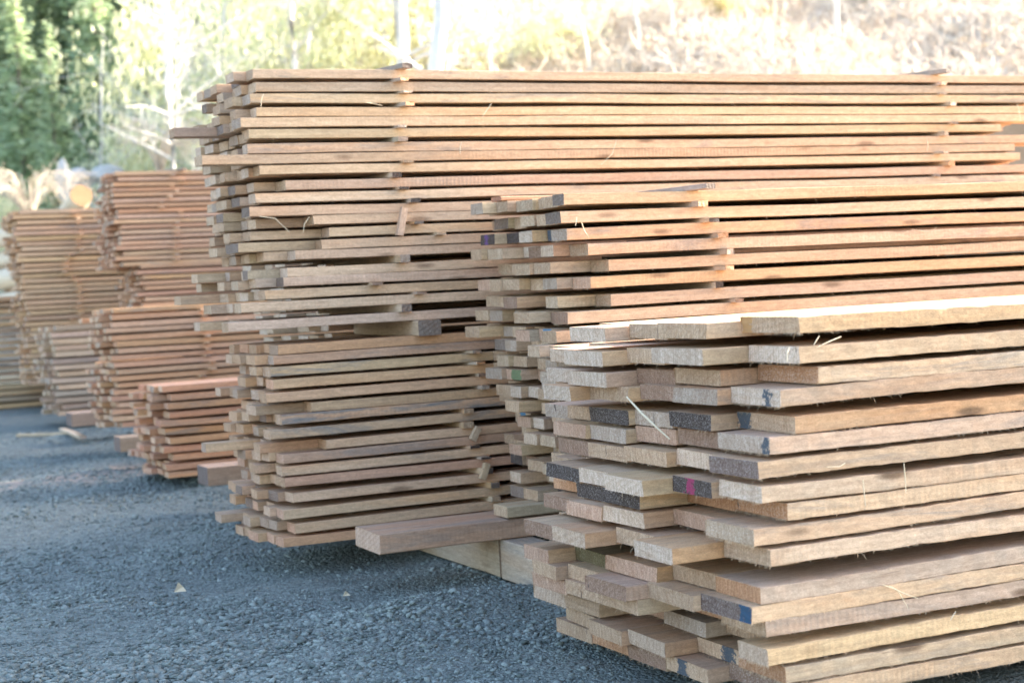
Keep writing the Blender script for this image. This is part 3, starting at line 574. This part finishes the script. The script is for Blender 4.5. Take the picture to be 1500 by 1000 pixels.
def shrub(px, dep, h, w, mat, lab, seed, n=2600, leaf=.06, proto=None):
    lat = (px-750)/F_PX*dep; g = wpt(lat, dep, tz(lat, dep)-.1)
    if proto:
        root = proto.copy(); S.collection.objects.link(root); root.location = g; root.rotation_euler = (0, 0, seed*1.7); root.scale = (w, w, h)
        for ch in proto.children: c = ch.copy(); S.collection.objects.link(c); c.parent = root
        root['label'] = lab; return root
    q = np.random.default_rng(seed); root = empty('shrub', g); C = []; sh = []
    for c in range(26):
        ctr = np.array([q.normal(0, .42), q.normal(0, .42), q.uniform(.12, .95)]); m = n//26; C.append(ctr+q.normal(0, 1, (m, 3))*np.array([.17, .17, .085])); sh.append(np.clip(q.random()*.7+q.random(m)*.4, 0, 1))
    link('crown', leaf_mesh('crown', np.vstack(C), leaf/max(w, .1), q, .8, np.concatenate(sh)), mat, root); lst = []; R = random.Random(seed)
    for i in range(9): branch(lst, Vector((R.uniform(-.1, .1), R.uniform(-.1, .1), 0)), Vector((R.gauss(0, .4), R.gauss(0, .4), 1)).normalized(), R.uniform(.6, 1), .02, 1, R)
    link('stems', tubes_mesh('stems', lst, 4), BKp, root); root.scale = (w, w, h); tag(root, lab, 'shrub', 'leafy shrubs on the hillside'); return root
s1 = shrub(232, 42, 5.0, 2.0, MY, 'yellow-green shrub left of the white bare tree', 41)
s2 = shrub(330, 46, 7.0, 2.6, MG, 'pale green shrub right of the white bare tree', 42)
s3 = shrub(1085, 45, 1.5, 1.1, MO, 'amber-yellow mossy shrub on the right hillside', 43, leaf=.05)
K = [(395, 36, 3.4, 1.9, s1, 'yellow-green shrub behind the left end of the tall stack'), (470, 37, 3.6, 1.9, s2, 'pale green shrub between the thin trunk and the close pair'), (540, 38, 4.0, 1.7, s1, 'yellow-green shrub just left of the close pair of trunks'),
     (630, 40, 3.6, 1.4, s2, 'green shrub between the close pair and the thickest trunk'), (700, 40, 3.4, 1.5, s1, 'yellow-green shrub right of the thickest trunk'), (765, 42, 2.8, 1.5, s2, 'green shrub second to the right of the thickest trunk'),
     (830, 42, 1.6, 1.3, s1, 'yellow shrub above the middle of the tall stack'), (905, 47, 1.6, 1.4, s2, 'green shrub behind the slender saplings'), (860, 44, .8, .8, s3, 'low amber shrub near the leaning white stem'),
     (1300, 46, .7, .8, s3, 'small amber shrub right of the lone white stem'), (1480, 46, .6, .8, s3, 'small amber shrub near the right edge'), (185, 42, 4.4, 1.9, s2, 'pale green shrub left of the yellow-green one'), (285, 44, 7, 2.6, s1, 'tall yellow-green shrub right behind the white bare tree'),
     (8, 38, 3.4, 1.2, s1, 'yellow-green bush at the left edge above the yellowish stack'), (150, 42, 2.0, 1.4, s3, 'low amber bush over the top of the tall red stack'), (60, 41, 2.2, 1.2, s2, 'low green bush behind the arching dry stems'),
     (350, 39, 5.2, 2.2, s2, 'large pale green shrub left of the tall stack top corner'), (430, 40, 5.5, 2.3, s1, 'large yellow-green shrub behind the thin white trunk'), (585, 39.5, 4.6, 2.2, s2, 'large green shrub behind the close pair of trunks'), (665, 39, 4.4, 2.0, s1, 'large yellow-green shrub behind the thickest trunk'), (500, 38, 2.6, 1.6, s1, 'low yellow-green shrub on the slope right above the tall stack')]
for i, (px, dep, h, w, pr, lab) in enumerate(K): shrub(px, dep, h, w, None, lab, 50+i, proto=pr)

# a far wood that reads as one mass
q = np.random.default_rng(3); C = []; sh = []
for i in range(90):
    lat = q.uniform(-46, 8); dep = q.uniform(74, 96); g = terr(lat, dep); c = wpt(lat, dep); h = q.uniform(10, 17); m = 620; f = q.random(m)**1.3; an = q.random(m)*6.283; rr = 2.3*(1-f)*np.sqrt(q.random(m)); d = q.random()*.6
    C.append(np.stack([c.x+np.cos(an)*rr, c.y+np.sin(an)*rr, g+f*h], -1)); sh.append(np.clip(d+q.random(m)*.4, 0, 1))
tag(link('far_wood', leaf_mesh('far_wood', np.vstack(C), .34, q, .4, np.concatenate(sh)), MC), 'dark far wood closing the view behind the left conifers', 'wood', kind='stuff')

# dry brush on the slope: countless pale sticks and stems
V, Fq, rr_ = [], [], []; R = random.Random(9)
def stick(p, d, L, r, c):
    a = d.cross(Z); a = a.normalized() if a.length > .05 else Vector((1, 0, 0)); b = d.cross(a); mid = p+d*L*.5+Vector((R.gauss(0, .06), R.gauss(0, .06), R.gauss(0, .05)))*L; b0 = len(V)
    for pt, q_ in ((p, 1), (mid, .8), (p+d*L, .25)):
        for j in range(3): V.append(tuple(pt+(a*math.cos(2.094*j)+b*math.sin(2.094*j))*r*q_)); rr_.append(c)
    for i in (0, 3):
        for j in range(3): Fq.append((b0+i+j, b0+i+(j+1) % 3, b0+i+3+(j+1) % 3, b0+i+3+j))
for i in range(52000):
    dep = R.uniform(34, 66); f = R.uniform(-.18, .36) if R.random() < .8 else R.uniform(-.33, -.1); lat = f*dep; p = wpt(lat, dep, terr(lat, dep)+R.uniform(-.02, .12)); up = abs(R.gauss(0, .45))+(.8 if R.random() < .25 else 0)
    d = Vector((R.gauss(0, 1), R.gauss(0, 1), up)).normalized(); stick(p, d, R.uniform(.15, .9)*(2 if R.random() < .05 else 1), R.uniform(.005, .02), R.random())
me = npmesh('dry_brush', np.array(V), np.array(Fq)); pcol(me, 'rnd', np.stack([rr_]*3, -1)); tag(link('dry_brush', me, STK), 'pale dry brush and dead stems strewn over the sunlit slope', 'brush', kind='stuff')
q = np.random.default_rng(8); C = []; NL = 60000
for i in range(NL): dep = q.uniform(34, 66); lat = q.uniform(-.25, .36)*dep; w_ = wpt(lat, dep); C.append((w_.x, w_.y, terr(lat, dep)+abs(q.normal(0, .12))))
ML = foliage('leaf_litter', (.58, .44, .31), (.90, .82, .71), .2); tag(link('leaf_litter', leaf_mesh('leaf_litter', np.array(C), .07, q, .6), ML), 'pale dead leaves and litter over the sunlit slope', 'leaf litter', kind='stuff')
# fallen limbs one can tell apart
for (a, b, r, lab, mt) in (((1128, 100, 42), (1232, 16, 47), .09, 'long fallen pale trunk slanting up the right hillside', BKp), ((1150, 104, 41.6), (1215, 30, 46), .06, 'thinner dark limb lying beside the long fallen trunk', BKd), ((1058, 8, 47), (1116, 58, 44), .05, 'white limb slanting down past the amber shrub', BKp), ((866, 22, 45), (886, 106, 41.5), .05, 'short white broken limb above the tall stack', BKp), ((1395, 70, 43), (1425, 52, 44.5), .04, 'short dark limb on the right slope', BKd)):
    A, B_ = ray_pt(*a), ray_pt(*b); A.z = max(A.z, 0); pts = [A.lerp(B_, t/6)+Vector((R.gauss(0, .03), R.gauss(0, .03), R.gauss(0, .03))) for t in range(7)]; lst = [([p-A for p in pts], [r*(1-.08*i) for i in range(7)])]
    for k in range(5): branch(lst, pts[R.randint(2, 6)]-A, Vector((R.gauss(0, 1), R.gauss(0, 1), R.gauss(.3, .5))).normalized(), .5, r*.35, 1, R)
    tag(link('fallen_limb', tubes_mesh('fallen_limb', lst, 6), mt, None, A), lab, 'fallen limb')
DRY = flat('dry_stems', (.50, .42, .33), 4, .3)
# arching dry bush left of the log
def arch_bush(px, py, dep, lab, seed, n=45, h=1.05, spread=1.7):
    R = random.Random(seed); g = ray_pt(px, py, dep); o = empty('dry_bush', g); lst = []
    for i in range(n):
        an = R.uniform(0, 6.283); s = R.uniform(.4, 1)*spread; hh = h*R.uniform(.6, 1); pts = [Vector((math.cos(an)*s*t, math.sin(an)*s*t, hh*math.sin((t**.8)*2.75))) for t in [j/8 for j in range(9)]]
        lst.append((pts, [.011*(1-.09*j) for j in range(9)])); branch(lst, pts[4], Vector((math.cos(an), math.sin(an), -.1)).normalized(), .5, .008, 1, R)
    link('stems', tubes_mesh('stems', lst, 4), DRY, o); return tag(o, lab, 'dry bush')
arch_bush(45, 330, 30, 'pale dry bush of arching stems left of the log', 71); arch_bush(235, 268, 34, 'pale twiggy bush at the foot of the white bare tree', 72, 40, 1.3, 1.3)

# logs beyond the far left stack
def log(e, dvec, L, r, lab, seed):
    R = random.Random(seed); d = dvec.normalized(); a = d.cross(Z).normalized(); b = a.cross(d); root = empty('log', e); k = 20; V = []; n = 10
    for i in range(n+1):
        for j in range(k): q_ = r*(1+.05*math.sin(j*1.3+seed)+R.uniform(-.02, .02))*(1-.01*i); V.append(tuple(d*(L*i/n)+(a*math.cos(6.2832*j/k)+b*math.sin(6.2832*j/k))*q_))
    Fc = [(i*k+j, i*k+(j+1) % k, (i+1)*k+(j+1) % k, (i+1)*k+j) for i in range(n) for j in range(k)]
    link('trunk', npmesh('trunk', np.array(V), np.array(Fc), True), LB, root)
    for e_, nm in ((0, 'cut_end'), (n, 'cut_end')):
        me = bpy.data.meshes.new(nm); me.from_pydata([V[e_*k+j] for j in range(k)], [], [tuple(range(k))]); link(nm, me, LE, root)
    return tag(root, lab, 'log', 'logs on the pile beyond the far left stack')
LB = bark('peeled_log', (.50, .38, .26), (.72, .60, .46), 5); LE = flat('log_cut_end', (.42, .24, .12), 5, .25)
e0 = ray_pt(119, 286, 24); side = (-r0*.50+fh*.866)
log(e0, side+Vector((0, 0, -.30)), 5, .165, 'pale peeled log on top of the pile, its round end facing the yard', 1)
for i, (dx, dz, lab) in enumerate(((.05, -.34, 'log lying just under the top log of the far pile'), (-.34, -.36, 'log low on the left side of the far pile'), (.38, -.36, 'log low on the right side of the far pile'), (.2, -.7, 'right-hand log two below the top log of the far pile'), (-.2, -.7, 'left-hand log two below the top log of the far pile'), (-.5, -1.05, 'left log in the lower tier of the far pile'), (0, -1.05, 'middle log in the lower tier of the far pile'), (.5, -1.05, 'right log in the lower tier of the far pile'), (-.5, -1.42, 'left bottom log of the far pile'), (0, -1.42, 'middle bottom log of the far pile'), (.5, -1.42, 'right bottom log of the far pile'))):
    pv = side.cross(Z).normalized(); log(e0+pv*dx+Vector((0, 0, dz*1.02))-side*0.0+fh*.15, side+Vector((0, 0, -.02)), 5, .17, lab, 2+i)

# pale boulders beyond the log pile
WH = flat('pale_rock', (.42, .41, .39), 3, .25)
def boulder(px, py, dep, s, lab, seed):
    bm = bmesh.new(); bmesh.ops.create_icosphere(bm, subdivisions=3, radius=1); R = random.Random(seed); o3 = [R.uniform(0, 9) for _ in range(3)]
    for q_ in bm.verts: c = q_.co; f = 1+.16*math.sin(c.x*3+o3[0])+.14*math.sin(c.y*4+o3[1])+.10*math.sin(c.z*5+o3[2])+R.uniform(-.03, .03); q_.co = Vector((c.x*s[0], c.y*s[1], c.z*s[2]))*f
    me = bpy.data.meshes.new('boulder'); bm.to_mesh(me); bm.free(); p = ray_pt(px, py, dep); return tag(link('boulder', me, WH, None, p), lab, 'boulder', 'pale rocks beyond the log pile')
boulder(92, 262, 33, (.16, .16, .34), 'narrow upright white rock left above the log', 1)
boulder(118, 262, 36, (.34, .4, .22), 'broad pale grey rock just above the log end', 2)
boulder(160, 256, 38, (.5, .4, .20), 'flat pale grey rock over the top of the tall red stack', 3)

# two sheds added out of view behind the stacks to keep the yard shaded
sh = empty('added_shade_shed', (6.6, 8.8, 0)); SHW = flat('weathered_boards', (.24, .18, .13), 6, .3); SHR = flat('shed_roof_metal', (.22, .23, .24), 3, .15)
def box(name, x0, y0, z0, x1, y1, z1, m, par):
    me = bpy.data.meshes.new(name); me.from_pydata([(x, y, z) for z in (z0, z1) for y in (y0, y1) for x in (x0, x1)], [], [(0, 2, 3, 1), (4, 5, 7, 6), (0, 1, 5, 4), (2, 6, 7, 3), (0, 4, 6, 2), (1, 3, 7, 5)]); return link(name, me, m, par)
for a in ((0, 0, .0, .08, 2.8, 2.2), (4.92, 0, .0, 5, 2.8, 2.2), (.08, 0, 0, 4.92, .08, 2.2), (.08, 2.72, 0, 4.92, 2.8, 2.2)): box('wall', *a, SHW, sh)
dr = box('door', -.03, .8, .02, -.003, 2.0, 2.0, SHR, sh); box('roof', -.1, -.1, 2.205, 5.1, 2.9, 2.27, SHR, sh)
tag(sh, 'low unseen shed added behind the tall stack to shade the yard', 'shed')
sh = empty('added_shade_shed', (8.4, 11.9, 0))  # second added shed, blocks the sun farther back
for a in ((0, 0, .0, .08, 11, 2.55), (4.92, 0, .0, 5, 11, 2.55), (.08, 0, 0, 4.92, .08, 2.55), (.08, 10.92, 0, 4.92, 11, 2.55)): box('wall', *a, SHW, sh)
box('door', -.03, 2, .02, -.003, 4, 2.2, SHR, sh); box('roof', -.1, -.1, 2.555, 5.1, 11.1, 2.62, SHR, sh); tag(sh, 'long unseen shed added behind the red stacks to shade the yard', 'shed')

# small things on the gravel
def gz(P): return float(hgt(P.x, P.y))-.01
def on_ground(px, py): d = ray_pt(px, py, 1)-Vector((0, 0, CAM_H)); return Vector((0, 0, CAM_H))+d*(-CAM_H/d.z)
A, B_ = on_ground(24, 640), on_ground(104, 637); d = B_-A
timber((A.x, A.y, .0), d.length, .05, .022, 'long thin pale stick on the gravel at far left, lying under the other', 'c', 'w', rz=math.atan2(d.y, d.x), name='loose_stick', cat='stick', seg=3)
A, B_ = on_ground(87, 634), on_ground(117, 647); d = B_-A
timber((A.x, A.y, .024), d.length, .06, .022, 'short pale stick on the gravel lying across the long one', 'c', 'w', rz=math.atan2(d.y, d.x), name='loose_stick', cat='stick', seg=3)
P = on_ground(263, 866); me = bpy.data.meshes.new('wood_chip'); me.from_pydata([(-.022, 0, 0), (.026, -.008, 0), (.02, .02, 0), (-.015, .02, 0), (-.004, -.004, .040), (.016, .004, .018), (.0, .016, .03)], [], [(0, 1, 5, 4), (1, 2, 5), (2, 6, 4, 5), (2, 3, 6), (3, 0, 4, 6), (0, 3, 2, 1)])
tag(link('wood_chip', me, splm, None, (P.x, P.y, .0)), 'small pale wood chip standing on the open gravel', 'wood chip')
P = on_ground(507, 872); o = link('wood_chip', me.copy(), [], None, (P.x, P.y, .0)); o.scale = (.6, .6, .5); tag(o, 'tiny grey chip on dark ground in front of the reddish plank', 'wood chip')
